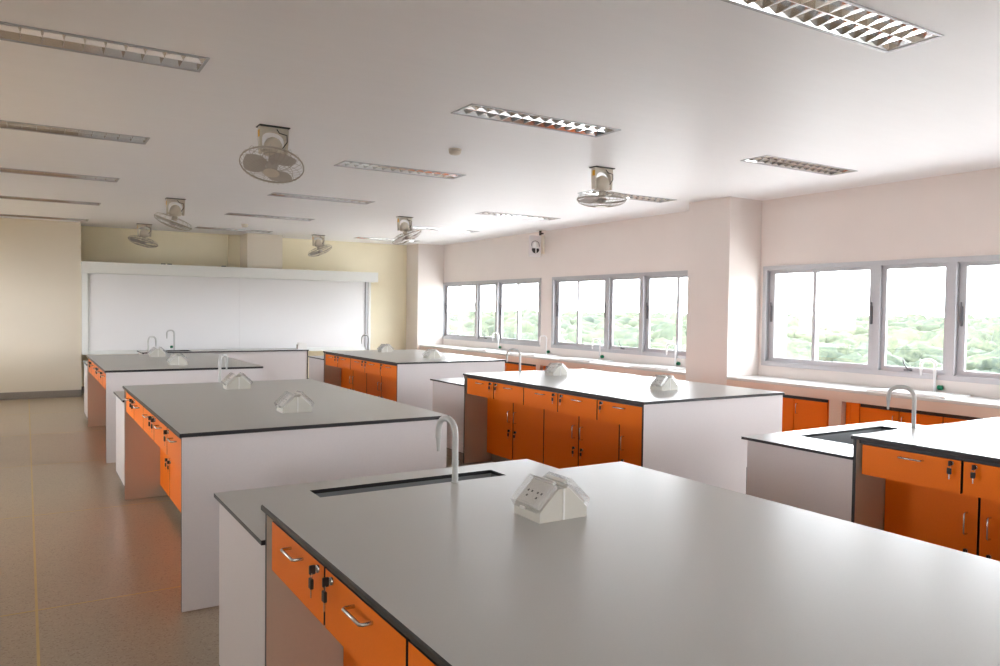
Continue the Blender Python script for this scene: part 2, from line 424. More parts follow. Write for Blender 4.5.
m = MB(); m.box(.285, BW-.27, .031, BL-.031, .098, .695, [1, 1, 1, 0, 1, 1])
BM['carcass'] = m.mesh('cupboard_carcass', [M['orange'], M['black']])
BM['plinth'] = MB().box(.33, BW-.32, .031, BL-.031, 0, .098).mesh('plinth', M['kick'])
DY = [.034, .5404, 1.0468, 1.5532, 2.0596, 2.566]
DD = [.034, .565, 1.08, 1.59, 2.10, 2.586]   # cupboard door joints
BM['drawer'] = edged(.021, .039, 0, .5, .703, .857, 'x').mesh('drawer', [M['orange'], M['black']])
BM['door'] = edged(.266, .284, 0, .5, .10, .692, 'x').mesh('door', [M['orange'], M['black']])
def bar_handle(L, axis):
    m = MB(); h = L/2; d = -.03
    pts = [(0, -h, 0), (d+.006, -h, 0), (d, -h+.006, 0), (d, h-.006, 0), (d+.006, h, 0), (0, h, 0)]
    if axis == 'z': pts = [(p[0], 0, p[1]) for p in pts]
    return m.tube(pts, .0045, 6)
BM['hh'] = bar_handle(.112, 'y').mesh('handle', M['chrome']); BM['vh'] = bar_handle(.105, 'z').mesh('handle', M['chrome'])
m = MB(); m.tube([(0, 0, 0), (-.006, 0, 0), (-.0065, 0, 0)], [.0105, .0105, .008], 12); BM['lock'] = m.mesh('lock', M['chrome'])
m = MB()  # key head in the lock plus a second key hanging from its ring
m.box(-.009, -.006, -.0015, .0015, -.004, .004, 1)
m.cbox(-.026, -.009, -.0045, .0045, -.012, .012, .002)
ring = [(-.02, .008*math.cos(a), -.016+.010*math.sin(a)) for a in np.linspace(0, 2*math.pi, 9)[:-1]]
m.tube(ring, .0012, 4, 1, closed=True)
m.cbox(-.025, -.016, -.010, .010, -.050, -.022, .002); m.box(-.0215, -.0195, -.003, .003, -.074, -.050, 1)
BM['key'] = m.mesh('key', [M['keyblack'], M['chrome']])

def make_bench(x, y, label, bare=False):
    t = thing('lab_bench', (x, y-BL, 0), label, 'lab bench', 'lab benches')
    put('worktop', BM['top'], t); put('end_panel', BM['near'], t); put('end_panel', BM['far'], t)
    put('drawer_housing', BM['rail'], t); put('cupboard_carcass', BM['carcass'], t); put('plinth', BM['plinth'], t)
    for k in range(5):
        d = put('drawer', BM['drawer'], t, (0, DY[k]+.006, 0), scale=(1, (DY[k+1]-DY[k]-.012)/.5, 1))
        sy = 1/d.scale.y; L = .5
        def sub(name, me, yy, z, d=d, sy=sy, x=.021): put(name, me, d, (x, yy*sy, z), scale=(1, sy, 1))
        W_ = DY[k+1]-DY[k]-.012
        sub('handle', BM['hh'], W_/2-.015, .828)
        ly = {4: .042, 3: W_-.052, 2: .042, 1: W_-.052, 0: W_-.052}[k]
        sub('lock', BM['lock'], ly, .840); sub('key', BM['key'], ly, .840)
        W_ = DD[k+1]-DD[k]-.012
        e = put('door', BM['door'], t, (0, DD[k]+.006, 0), scale=(1, W_/.5, 1)); sy = .5/W_
        hy = {4: .048, 3: W_-.048, 2: .048, 1: W_-.048, 0: W_-.048}[k]
        for nm, me, z in (('handle', BM['vh'], .512), ('lock', BM['lock'], .375), ('key', BM['key'], .375)):
            put(nm, me, e, (.266, hy*sy, z), scale=(1, sy, 1))
    return t

# low sink unit at the board end of each bench (local origin: bench corner, y from the bench's far end)
SY0, SY1 = .0, .716
hx0, hx1, hy0, hy1 = .345, 1.205, .15, .575
m = MB()
def slab_hole(m, X0, X1, Y0, Y1, a, b, c, d, z0, z1):
    for (p, q, r_, s_) in ((X0, a, Y0, Y1), (b, X1, Y0, Y1), (a, b, Y0, c), (a, b, d, Y1)):
        m.add([(p, r_, z1), (q, r_, z1), (q, s_, z1), (p, s_, z1)], [(0, 1, 2, 3)], 1)
        m.add([(p, r_, z0), (p, s_, z0), (q, s_, z0), (q, r_, z0)], [(0, 1, 2, 3)], 0)
    for (p, q, r_, s_) in ((X0, X1, Y0, Y1), (a, b, c, d)):
        vs = [(p, r_, z0), (q, r_, z0), (q, s_, z0), (p, s_, z0), (p, r_, z1), (q, r_, z1), (q, s_, z1), (p, s_, z1)]
        m.add(vs, [(0, 1, 5, 4), (1, 2, 6, 5), (2, 3, 7, 6), (3, 0, 4, 7)], 0)
slab_hole(m, 0, BW, SY0-.01, SY1, hx0, hx1, hy0, hy1, .770, .786)
BM['lowtop'] = m.mesh('sink_top', [M['black'], M['top']])
m = MB(); w_ = .016
z0, z1 = .105, .770
m.box(.014, .014+w_, -.010, SY1-.035, z0, z1, [1, 1, 1, 0, 1, 0]); m.box(BW-.014-w_, BW-.014, -.010, SY1-.035, z0, z1, [1, 1, 1, 0, 1, 0])
m.box(.014+w_, BW-.014-w_, SY1-.051, SY1-.035, z0, z1, [1, 1, 0, 0, 0, 0]); m.box(.014+w_, BW-.014-w_, -.010, SY1-.051, z0, z0+.016, [1, 0, 0, 0, 0, 0])
m.box(.0135, BW-.0135, -.010, SY1-.0345, z0-.006, z0, 1)
BM['lowbox'] = m.mesh('sink_cabinet', [M['panel'], M['black']])
BM['service'] = edged(.03, BW-.03, SY1-.035, SY1-.018, .08, .60, 'y').mesh('service_panel', [M['panel'], M['black']])
BM['lowplinth'] = MB().box(.06, BW-.06, .0, SY1-.07, 0, .099).mesh('plinth', M['kick'])
m = MB(); e_ = .004
m.box(hx0-e_, hx0, hy0-e_, hy1+e_, .56, .770); m.box(hx1, hx1+e_, hy0-e_, hy1+e_, .56, .770)
m.box(hx0, hx1, hy0-e_, hy0, .56, .770); m.box(hx0, hx1, hy1, hy1+e_, .56, .770); m.box(hx0-e_, hx1+e_, hy0-e_, hy1+e_, .556, .56)
BM['basin'] = m.mesh('basin', M['sinkgrey'])
BM['drain'] = MB().lathe([(.03, 0), (.03, .004), (.022, .005)], 14, c=(.78, .36, .56)).mesh('drain', M['chrome'])
def make_sink_unit(x, y, label):
    t = thing('sink_unit', (x, y, 0), label, 'sink unit', 'low sink units')
    for nm, k in (('sink_top', 'lowtop'), ('sink_cabinet', 'lowbox'), ('service_panel', 'service'), ('plinth', 'lowplinth'), ('basin', 'basin'), ('drain', 'drain')):
        put(nm, BM[k], t)

# swan neck lab tap; spout points to +y in local space
def tap_meshes(h, reach, drop, r):
    m = MB(); rad = reach/2*.85
    pts = [(0, 0, 0), (0, 0, h-rad)]
    for a in np.linspace(0, 90, 7)[1:]: pts.append((0, rad-rad*math.cos(R(a)), h-rad+rad*math.sin(R(a))))
    pts.append((0, reach-rad, h))
    for a in np.linspace(0, 90, 7)[1:]: pts.append((0, reach-rad+rad*math.sin(R(a)), h-rad+rad*math.cos(R(a))))
    pts.append((0, reach, h-rad-drop))
    m.tube(pts, r, 12)
    n = MB(); z = h-rad-drop
    n.lathe([(r*.45, z-.055), (r*.55, z-.05), (r*.8, z-.006), (r*.95, z-.004), (r*.95, z+.001)], 12, c=(0, reach, 0))
    c = MB(); c.lathe([(r*1.25, 0), (r*1.25, .003), (r*1.05, .005)], 14)
    return m, n, c
a, b, c = tap_meshes(.225, .135, .02, .0115)
BM['tap'] = a.mesh('pipe', M['tapgrey']); BM['noz'] = b.mesh('nozzle', M['tapgrey']); BM['col'] = c.mesh('collar', M['tapgrey'])
def make_tap(x, y, z, ang, label, group):
    t = thing('tap', (x, y, z), label, 'tap', group, rz=R(ang))
    put('pipe', BM['tap'], t); put('nozzle', BM['noz'], t); put('collar', BM['col'], t)
    return t

# roof-shaped double socket block; sloping faces look to -x and +x
SWX, SLY = .175, .14
def gable(x): return [(0, 0), (SWX, 0), (SWX, .03), (SWX/2+.02, .094), (SWX/2-.02, .094), (0, .03)]
m = MB(); m.prism(gable(0), 'y', 0, SLY)
BM['sbody'] = m.mesh('housing', M['socket'])
BM['sseam'] = MB().box(SWX/2-.0035, SWX/2+.0035, -.0025, SLY+.0025, .001, .0955).mesh('joint_strip', M['socketplate'])
ang = math.atan2(.064, SWX/2-.02)
def slope_xf(side):
    base = Vector((0, 0, .03)) if side < 0 else Vector((SWX, 0, .03))
    u = Vector((math.cos(ang), 0, math.sin(ang))) if side < 0 else Vector((-math.cos(ang), 0, math.sin(ang)))
    n = Vector((-math.sin(ang), 0, math.cos(ang))) if side < 0 else Vector((math.sin(ang), 0, math.cos(ang)))
    return Matrix(((u.x, 0, n.x, base.x), (0, 1, 0, 0), (u.z, 0, n.z, base.z), (0, 0, 0, 1)))
SLEN = math.hypot(.064, SWX/2-.02)
for sd, key in ((-1, 'a'), (1, 'b')):
    X = slope_xf(sd)
    p = MB(); p.box(.008, SLEN+.002, .010, SLY-.010, 0, .010, xf=X); p.box(.014, SLEN-.006, .016, SLY-.016, .010, .013, xf=X)
    BM['splate'+key] = p.mesh('socket_plate', M['socketplate'])
    p = MB()
    for cy_ in (.045, SLY-.045):
        for du, dv in ((-.010, 0), (.008, -.010), (.008, .010)):
            p.box(.046+du-.0035, .046+du+.0035, cy_+dv-.0035, cy_+dv+.0035, .013, .0136, xf=X)
    BM['sholes'+key] = p.mesh('plug_hole', M['keyblack'])
    p = MB(); u0, u1, v0, v1, h0, h1 = -.006, SLEN+.010, .004, SLY-.004, .004, .030
    vs = [(u0, v0, h0), (u1, v0, h0), (u1, v1, h0), (u0, v1, h0), (u0+.006, v0+.005, h1), (u1-.004, v0+.005, h1), (u1-.004, v1-.005, h1), (u0+.006, v1-.005, h1)]
    p.add([X @ Vector(v) for v in vs], [(4, 5, 6, 7), (0, 1, 5, 4), (1, 2, 6, 5), (2, 3, 7, 6), (3, 0, 4, 7)])
    BM['scover'+key] = p.mesh('flip_cover', M['clear'])
    p = MB(); p.box(SLEN+.004, SLEN+.014, .02, SLY-.02, .006, .016, xf=X)
    BM['shinge'+key] = p.mesh('hinge', M['socketplate'])
    p = MB(); p.box(-.010, -.004, SLY/2-.012, SLY/2+.012, .010, .018, xf=X); BM['scatch'+key] = p.mesh('catch', M['socketplate'])
def make_socket(x, y, z, label):
    t = thing('socket_block', (x, y, z), label, 'power socket', 'bench socket blocks')
    put('housing', BM['sbody'], t); put('joint_strip', BM['sseam'], t)
    for k in 'ab':
        pl = put('socket_plate', BM['splate'+k], t); put('plug_holes', BM['sholes'+k], pl)
        cv = put('flip_cover', BM['scover'+k], t)
        if not cv.modifiers:
            md = cv.modifiers.new('thickness', 'SOLIDIFY'); md.thickness = .0018
        put('hinge', BM['shinge'+k], cv); put('catch', BM['scatch'+k], cv)

XA, XR_ = .642, 3.672
ROW = {'aisle': (XA, [2.474, 6.648, 10.852]), 'window': (XR_, [2.448, 6.645, 10.843])}
LB = {
 ('aisle', 0): 'big grey topped lab bench with a single socket block, beside the aisle',
 ('aisle', 1): 'grey topped lab bench with two socket blocks, second from whiteboard beside the aisle',
 ('aisle', 2): 'grey topped lab bench beside the aisle, first in front of the whiteboard',
 ('window', 0): 'white glossy topped lab bench cut by the frame, third from whiteboard, window side',
 ('window', 1): 'lab bench with full orange drawer front, second from whiteboard on the window side',
 ('window', 2): 'lab bench with orange front, first from whiteboard on the window side',
}
NM = {(r_, k): '%s-side lab bench %s from the whiteboard' % (r_, ('third', 'second', 'first')[k]) for r_ in ('aisle', 'window') for k in range(3)}
TAPX = {('aisle', 0): (.692, 0), ('aisle', 1): (.725, -35), ('aisle', 2): (.705, -50), ('window', 0): (.545, 15), ('window', 1): (.66, 55), ('window', 2): (.70, 30)}
for row, (x0_, yy) in ROW.items():
    for k, y in enumerate(yy):
        x = x0_-(.006 if (row, k) == ('aisle', 0) else 0)
        make_bench(x, y, LB[(row, k)])
        make_sink_unit(x, y, 'low white sink unit behind the %s' % NM[(row, k)])
        tx, ta = TAPX[(row, k)]
        make_tap(x+tx, y-.022, .90, ta, 'grey swan neck tap on the %s' % NM[(row, k)], 'bench taps')
        sp_ = [('far', 2.0), ('near', .51)]
        for nm, sy in sp_:
            if k == 0 and not (row == 'aisle' and nm == 'far'): continue
            where = 'beside the tap' if nm == 'far' else 'away from the tap'
            if (row, k) == ('aisle', 0): lab = 'big white double socket block with clear covers, alone on the big lab bench'
            else: lab = 'white socket block %s on the %s' % (where, NM[(row, k)])
            make_socket(x+.655, y-BL+sy, .90, lab)

# ---------------------------------------------------------------- teacher bench in front of the board
TX0, TX1, TY0, TY1, TZ = 1.55, 4.22, 13.2, 13.85, .79
t = thing('demonstration_bench', (0, 0, 0), 'long white demonstration bench with black edged top in front of the whiteboard', 'bench')
m = MB(); sx0, sx1, sy0, sy1 = 1.72, 2.32, 13.34, 13.70
slab_hole(m, TX0, TX1, TY0, TY1, sx0, sx1, sy0, sy1, TZ-.018, TZ)
build('worktop', m, [M['black'], M['top']], t)
build('front_panel', edged(TX0+.03, TX1-.03, TY0+.03, TY0+.048, .02, TZ-.018, 'y'), [M['panel'], M['black']], t)
build('side_panel', edged(TX0+.012, TX0+.03, TY0+.02, TY1-.01, 0, TZ-.018, 'x'), [M['panel'], M['black']], t)
build('side_panel', edged(TX1-.03, TX1-.012, TY0+.02, TY1-.01, 0, TZ-.018, 'x'), [M['panel'], M['black']], t)
m = MB(); m.box(sx0-.004, sx0, sy0, sy1, .58, TZ-.018); m.box(sx1, sx1+.004, sy0, sy1, .58, TZ-.018); m.box(sx0, sx1, sy0-.004, sy0, .58, TZ-.018)
m.box(sx0, sx1, sy1, sy1+.004, .58, TZ-.018); m.box(sx0, sx1, sy0, sy1, .576, .58)
build('basin', m, M['black'], t)
t = thing('tap', (2.11, 13.76, TZ), 'tall grey tap with green valve on the demonstration bench by the whiteboard', 'tap', rz=R(100))
a, b, c = tap_meshes(.33, .12, .03, .013)
build('pipe', a, M['tapgrey'], t); build('nozzle', b, M['tapgrey'], t); build('collar', c, M['tapgrey'], t)
v = MB().lathe([(.018, -.02), (.022, -.012), (.022, .012), (.018, .02)], 10)
o = build('valve_knob', v, M['green'], t, (0, .045, .055)); o.rotation_euler = (R(90), 0, 0)
t = thing('white_box', (4.06, 13.32, TZ), 'small white box with rounded top standing at the window end of the demonstration bench', 'box')
build('body', MB().prism([(0, 0), (.16, 0), (.16, .095), (.145, .115), (.03, .115), (.012, .1)], 'y', 0, .09), M['white'], t)
build('side_plate', MB().cbox(-.004, .004, .01, .08, .006, .085, .002), M['kick'], t)

# ---------------------------------------------------------------- whiteboard
BY = 14.40
t = thing('whiteboard', (0, 0, 0), 'wide white board with a white pelmet across its top on the end wall', 'whiteboard')
bx0, bx1 = .79, 5.84
build('backing', MB().box(bx0, bx1, BY+.02, BY+.10, .70, 2.20), M['boardframe'], t)
for x0, x1 in ((.905, 3.3145), (3.3155, 5.73)):
    build('board_panel', MB().cbox(x0, x1, BY+.004, BY+.02, .765, 2.05, .002), M['board'], t)
build('pelmet', MB().cbox(.785, 5.95, BY-.13, BY+.10, 2.045, 2.235, .003), M['boardframe'], t)
build('side_rail', MB().cbox(bx0, .875, BY-.03, BY+.02, .70, 2.045, .002), M['boardframe'], t)
build('side_rail', MB().cbox(.882, .903, BY-.012, BY+.02, .70, 2.045, .002), M['boardframe'], t)
build('side_rail', MB().cbox(5.79, bx1, BY-.03, BY+.02, .70, 2.045, .002), M['boardframe'], t)
o = build('side_rail', MB().cbox(5.735, 5.785, BY-.02, BY+.015, .70, 2.045, .002), M['alu'], t); o['label'] = 'grey aluminium side rail'
build('bottom_rail', MB().cbox(.905, 5.73, BY-.02, BY+.02, .70, .76, .003), M['boardframe'], t)
build('pen_ledge', MB().cbox(.905, 5.73, BY-.05, BY-.02, .70, .715, .002), M['boardframe'], t)
for x in (2.02, 2.12, 3.02):
    build('top_clip', MB().cbox(x-.035, x+.035, BY-.10, BY-.04, 2.235, 2.25, .002), M['keyblack'], t)
tag(build('conduit_pipe', MB().tube([(3.25, YB-.016, 2.235), (3.25, YB-.016, ZC)], .013, 10), M['cream']), 'thin vertical cream pipe above the whiteboard beside the middle pillar', 'pipe')

# ---------------------------------------------------------------- counter under the windows
CZ = .78
t = thing('window_counter', (0, 0, 0), 'long built-in counter with white top and salmon pink front under the windows', 'counter')
m = MB()
for a, b in ((YF, 6.254), (6.914, YP)): m.cbox(XC-.006, XW, a, b, CZ-.03, CZ, .004)
build('counter_top', m, M['counter'], t)
for a, b in ((YF, 6.254), (6.914, YP)):
    build('fascia', MB().box(XC, XC+.09, a, b, .655, CZ-.03), M['salmon'], t)
posts = [(-6.0, -5.86), (-4.6, -4.46), (-3.16, -3.02), (-1.6, -1.46), (.10, .24), (1.66, 1.80), (3.24, 3.38), (4.762, 4.90), (6.10, 6.254), (6.914, 7.02), (8.55, 8.69), (10.10, 10.21), (11.75, 11.88), (13.30, 13.44), (14.38, YP)]
for a, b in posts: build('post', MB().box(XC, XW, a, b, 0, .655), M['salmon'], t)
# orange cupboards in the bays between the posts
bays = [(posts[i][1], posts[i+1][0]) for i in range(3, len(posts)-1) if i != 8]
cl = {3: 'orange double cupboard in the counter bay just beside the column, under the window sink',
      4: 'orange cupboard with black gap above its door, in the counter bay touching the column'}
n_ = len(bays)
for i, (a, b) in enumerate(bays):
    lab = {3: 'orange double door cupboard below the sink of the big window by the column',
           4: 'orange cupboard under the counter beside the column, black gap above its door',
           8: 'orange cupboard under the counter seen above the second window-side lab bench'}.get(
           i, 'orange cupboard under the window counter, bay %s from the whiteboard' % ['eleventh', 'tenth', 'ninth', 'eighth', 'seventh', 'sixth', 'fifth', 'fourth', 'third', 'second', 'first'][min(i, 10)] if i < 5 else
           'orange cupboard under the window counter, %s bay from the whiteboard' % ['fifth', 'fourth', 'third', 'second', 'first'][i-5])
    t = thing('counter_cupboard', (XC+.05, a, .06), lab, 'cupboard', 'cupboards under the window counter')
    L = b-a; z1 = .565
    build('carcass', MB().box(.035, .46, .006, L-.006, 0, z1+.025, 1), [M['orange'], M['black']], t)
    for q0, q1 in ((.008, .055), (L-.055, L-.008)):
        build('filler_strip', MB().cbox(.012, .034, q0, q1, 0, z1+.02, .002), M['orange'], t)
    if i == 3: doors = [(.06, .41, 1), (.41, .82, 1), (.82, 1.222, 0)]
    elif i == 4: doors = [(.06, .47, 1), (.47, .80, 1), (.80, L-.06, 0)]
    else:
        nd = 2 if L < 1.2 else 3; ww = (L-.12)/nd; doors = [(.06+k*ww, .06+(k+1)*ww, (nd-1-k) % 2) for k in range(nd)]
    for y0, y1, hi in doors:
        d = build('door', MB().cbox(.012, .032, y0+.006, y1-.006, .01, z1-.012, .002), M['orange'], t)
        put('handle', BM['vh'], d, (.012, y1-.045 if hi else y0+.045, .455))
    if i == 3: build('filler_strip', MB().cbox(.012, .034, 1.228, L-.058, 0, z1+.02, .002), M['orange'], t)

# white drop-in sinks with draining boards and window taps
a, b, c = tap_meshes(.32, .12, .05, .013)
WT = (a.mesh('pipe', M['whitepipe']), b.mesh('nozzle', M['whitepipe']), c.mesh('collar', M['whitepipe']))
m = MB(); m.lathe([(.020, -.022), (.025, -.014), (.025, .014), (.020, .022)], 10); WV = m.mesh('valve_knob', M['green'])
m = MB(); m.cbox(0, .44, 0, .76, 0, .012, .003)
m.box(0, .006, .0, .76, .012, .018); m.box(.434, .44, 0, .76, .012, .016); m.box(0, .44, 0, .006, .012, .016); m.box(0, .44, .754, .76, .012, .016)
WS = m.mesh('drainer', M['ceramic'])
m = MB(); u = 20   # bowl seen as a raised lip round a shallow dish
m.lathe([(.13, .012), (.150, .013), (.156, .018), (.150, .021), (.14, .016), (.10, .0135), (.0, .0128)], 20, c=(.22, .22, 0), cap=False)
WB = m.mesh('bowl', M['ceramic'])
WG = MB().box(0, .30, -.003, .003, .012, .0145).mesh('drain_rib', M['ceramic'])
WD = MB().lathe([(.022, .0145), (.022, .0175), (.015, .018)], 12, c=(.22, .22, 0)).mesh('drain', M['chrome'])
names_ = {4.12: 'beside the column, in front of the window beyond it', 7.62: 'between the column and the narrow middle pane', 9.235: 'below the middle pane of the second window from the whiteboard',
          10.66: 'in front of the wall strip between two windows', 12.21: 'below the first window from the whiteboard'}
for y, nm in ((4.12, 'on the counter below the big window by the column'), (7.62, 'first on the counter past the column'), (9.235, 'second on the counter past the column'),
              (10.66, 'third on the counter past the column'), (12.21, 'fourth on the counter past the column')):
    t = thing('drainer_sink', (XC+.035, y-.36, CZ), 'white sink with draining board, %s' % nm, 'sink', 'sinks on the window counter')
    put('drainer', WS, t); put('bowl', WB, t); put('drain', WD, t)
    for k in range(6): put('drain_rib', WG, t, (.07, .45+.05*k, 0))
    t = thing('tap', (7.502, y, CZ), 'white tap with green valve, %s' % nm, 'tap', 'taps on the window counter', rz=R(35))
    put('pipe', WT[0], t); put('nozzle', WT[1], t); put('collar', WT[2], t)
    v = put('valve_knob', WV, t, (-.028, -.045, .055), rot=(R(90), 0, R(-35))); v['label'] = 'green round valve knob'

# ---------------------------------------------------------------- ceiling lights
m = MB(); LL, LWd = 1.275, .29
# rim
rim = MB()
for (a, b, c, d) in ((0, LL, 0, .014), (0, LL, LWd-.014, LWd), (0, .014, .014, LWd-.014), (LL-.014, LL, .014, LWd-.014)): rim.box(a, b, c, d, -.006, .012)
RIM = rim.mesh('rim', M['alu'])
hs = MB()  # housing: tapered reflector walls and a top
hs.add([(.014, .014, 0), (LL-.014, .014, 0), (LL-.014, .05, .085), (.014, .05, .085)], [(0, 1, 2, 3)])
hs.add([(.014, LWd-.014, 0), (LL-.014, LWd-.014, 0), (LL-.014, LWd-.05, .085), (.014, LWd-.05, .085)], [(3, 2, 1, 0)])
hs.add([(.014, .014, 0), (.014, LWd-.014, 0), (.03, LWd-.05, .085), (.03, .05, .085)], [(3, 2, 1, 0)])
hs.add([(LL-.014, .014, 0), (LL-.014, LWd-.014, 0), (LL-.03, LWd-.05, .085), (LL-.03, .05, .085)], [(0, 1, 2, 3)])
hs.add([(.014, .05, .085), (LL-.014, .05, .085), (LL-.014, LWd-.05, .085), (.014, LWd-.05, .085)], [(0, 1, 2, 3)])
hs.box(0, LL, 0, LWd, .10, .115)
HOUSE = hs.mesh('reflector_housing', M['mirror'])
DIV = MB().prism([(LWd/2-.003, .002), (LWd/2+.003, .002), (LWd/2+.018, .055), (LWd/2-.018, .055)], 'x', .016, LL-.016).mesh('centre_divider', M['mirror'])
BL_ = MB().prism([(-.0015, .003), (.0015, .003), (.014, .05), (-.014, .05)], 'y', .018, LWd-.018).mesh('louvre_blade', M['mirror'])
TUBE = MB().tube([(.03, 0, .07), (LL-.03, 0, .07)], .011, 8).mesh('tube', M['tube'])
rown = ['sixth', 'fifth', 'fourth', 'third', 'second', 'first']
coln = ['aisle-side', 'middle', 'window-side']
for ci, (x0, x1) in enumerate(LX):
    for k in range(6):
        y = LY[k]
        if (ci, k) not in HASL: continue
        lab = 'recessed louvre ceiling light, %s row from the whiteboard, %s column' % (rown[k], coln[ci])
        t = thing('ceiling_light', (x0, y-LW, ZC), lab, 'ceiling light', 'recessed ceiling lights')
        put('rim', RIM, t); put('reflector_housing', HOUSE, t); put('centre_divider', DIV, t)
        for q in (.085, LWd-.085): put('tube', TUBE, t, (0, q, 0))
        for q in range(1, 13): put('louvre_blade', BL_, t, (.016+q*(LL-.032)/13, 0, 0))

# ---------------------------------------------------------------- oscillating ceiling fans
m = MB(); m.cbox(-.115, .115, -.055, .055, -.008, 0, .002); GASK = m.mesh('gasket', M['gasket'])
def arch(m, w0, w1, zt, zb):
    """inverted U plate in xz with an arched opening"""
    outer = [(-w0, zt), (-w0*.97, zb), (-w0*.97+.028, zb)]
    inner = [(-w1+.0, zb)]
    arc = [(-w1*math.cos(R(a)), -.095+ .058*math.sin(R(a))) for a in range(0, 181, 20)]
    return arc
m = MB(); arc = arch(m, .108, .088, -.008, -.20)
y0, y1 = -.026, .026
L_ = [(-.108, -.008)]+[(-.100, -.205)]+[(-.076, -.205)]
P_in = [(-.084, -.205)]+arc+[(.084, -.205)]
P_out = [(-.102, -.205)]+[(-.108+.0*k, -.02+.0) for k in range(1)]
# strip quads between inner arch and an outer outline sampled alike
n = len(P_in); outer = []
for k, p in enumerate(P_in):
    if k == 0: outer.append((-.102, -.205))
    elif k == n-1: outer.append((.102, -.205))
    else:
        f_ = (k-1)/(n-3)
        if f_ < .34: outer.append((-.108, -.095+(.087)*min(1, f_/.33)))
        elif f_ > .66: outer.append((.108, -.095+(.087)*min(1, (1-f_)/.33)))
        else: outer.append((-.108+.216*(f_-.34)/.32, -.008))
vs = [(p[0], y0, p[1]) for p in P_in]+[(p[0], y0, p[1]) for p in outer]+[(p[0], y1, p[1]) for p in P_in]+[(p[0], y1, p[1]) for p in outer]
fs = []
for k in range(n-1):
    fs += [(k, k+1, n+k+1, n+k), (2*n+k, 3*n+k, 3*n+k+1, 2*n+k+1), (k, 2*n+k, 2*n+k+1, k+1), (n+k, n+k+1, 3*n+k+1, 3*n+k)]
fs += [(0, n, 3*n, 2*n), (n-1, 3*n-1, 4*n-1, 2*n-1)]
m.add(vs, fs); BRACK = m.mesh('bracket', M['fan'])
STICK = MB().box(-.1115, -.108, -.03, .005, -.085, -.035).mesh('warning_sticker', M['yellow'])
m = MB(); m.lathe([(.050, -.215), (.072, -.205), (.074, -.165), (.066, -.125), (.045, -.092), (.018, -.078), (.006, -.074)], 20)
m.tube([(-.10, 0, -.185), (.10, 0, -.185)], .010, 8); MOTOR = m.mesh('motor_housing', M['fan'])
m = MB(); m.tube([(.02, -.03, -.02), (.035, -.045, -.05), (.09, -.048, -.06), (.094, -.045, -.11), (.06, -.04, -.16)], .004, 5); CABLE = m.mesh('cable', M['gasket'])
m = MB(); m.lathe([(.032, -.03), (.032, .02), (.026, .03)], 12); m.box(-.012, .012, -.045, -.02, -.02, .03); NECK = m.mesh('neck', M['fan'])
# guard in head space: z down is the front
GR = .232
m = MB()
def circ(r, z, n=28): return [(r*math.cos(2*math.pi*k/n), r*math.sin(2*math.pi*k/n), z) for k in range(n)]
m.tube(circ(GR, -.055), .0045, 5, closed=True); m.tube(circ(GR, -.047), .003, 4, closed=True)
m.tube(circ(.155, -.105), .0018, 3, closed=True); m.tube(circ(.06, -.118), .003, 4, closed=True)
m.tube(circ(.15, .0), .0022, 4, closed=True); m.tube(circ(.075, .012), .0025, 4, closed=True)
for k in range(36):
    q = 2*math.pi*k/36; c_, s_ = math.cos(q), math.sin(q)
    m.tube([(r*c_, r*s_, z) for r, z in ((.058, -.118), (.12, -.113), (.19, -.094), (.222, -.075), (GR, -.05))], .0013, 3, caps=False)
for k in range(18):
    q = 2*math.pi*(k+.5)/18; c_, s_ = math.cos(q), math.sin(q)
    m.tube([(r*c_, r*s_, z) for r, z in ((.06, .014), (.15, .004), (.215, -.012), (GR, -.045))], .0015, 3, caps=False)
GUARD = m.mesh('wire_guard', M['fanwire'])
m = MB(); nr, na = 6, 7
vs = []
for i in range(nr+1):
    r = .045+(.205-.045)*i/nr
    half = (.75+.35*math.sin(math.pi*min(1, i/nr*1.1+.1)))*(1 if i < nr else .75)
    for j in range(na+1):
        a_ = (j/na-.5)*2*half*.75
        vs.append((r*math.cos(a_), r*math.sin(a_), -.062+ .03*(j/na-.5)*(1-.3*i/nr)))
k_ = na+1
fs = [(i*k_+j, i*k_+j+1, (i+1)*k_+j+1, (i+1)*k_+j) for i in range(nr) for j in range(na)]
m.add(vs+[(v[0], v[1], v[2]-.0025) for v in vs], fs+[tuple(x+len(vs) for x in reversed(f)) for f in fs], 0, True); BLADE = m.mesh('blade', M['fanblade'])
m = MB(); m.lathe([(.004, -.094), (.03, -.09), (.042, -.078), (.045, -.045)], 16); HUB = m.mesh('hub', M['fanblade'])
m = MB(); m.lathe([(.058, -.122), (.062, -.119), (.058, -.114)], 20); BADGE = m.mesh('badge', M['fan'])
RV = Vector((.851, -.525, 0))
FANS = [((1.59, 5.86), -.10, .46, 'big ivory ceiling fan with its face showing, third from the whiteboard, aisle side'),
        ((1.62, 10.48), -.38, .04, 'tilted ivory ceiling fan, second from the whiteboard, aisle side'),
        ((1.69, 14.05), -.28, .20, 'small ivory ceiling fan, first from the whiteboard, aisle side'),
        ((4.66, 14.05), .42, .00, 'small ivory ceiling fan, first from the whiteboard, window side'),
        ((4.76, 10.43), .46, .00, 'tilted ivory ceiling fan, second from the whiteboard, window side'),
        ((4.63, 5.71), .0, .0, 'level ivory ceiling fan, third from the whiteboard, window side')]
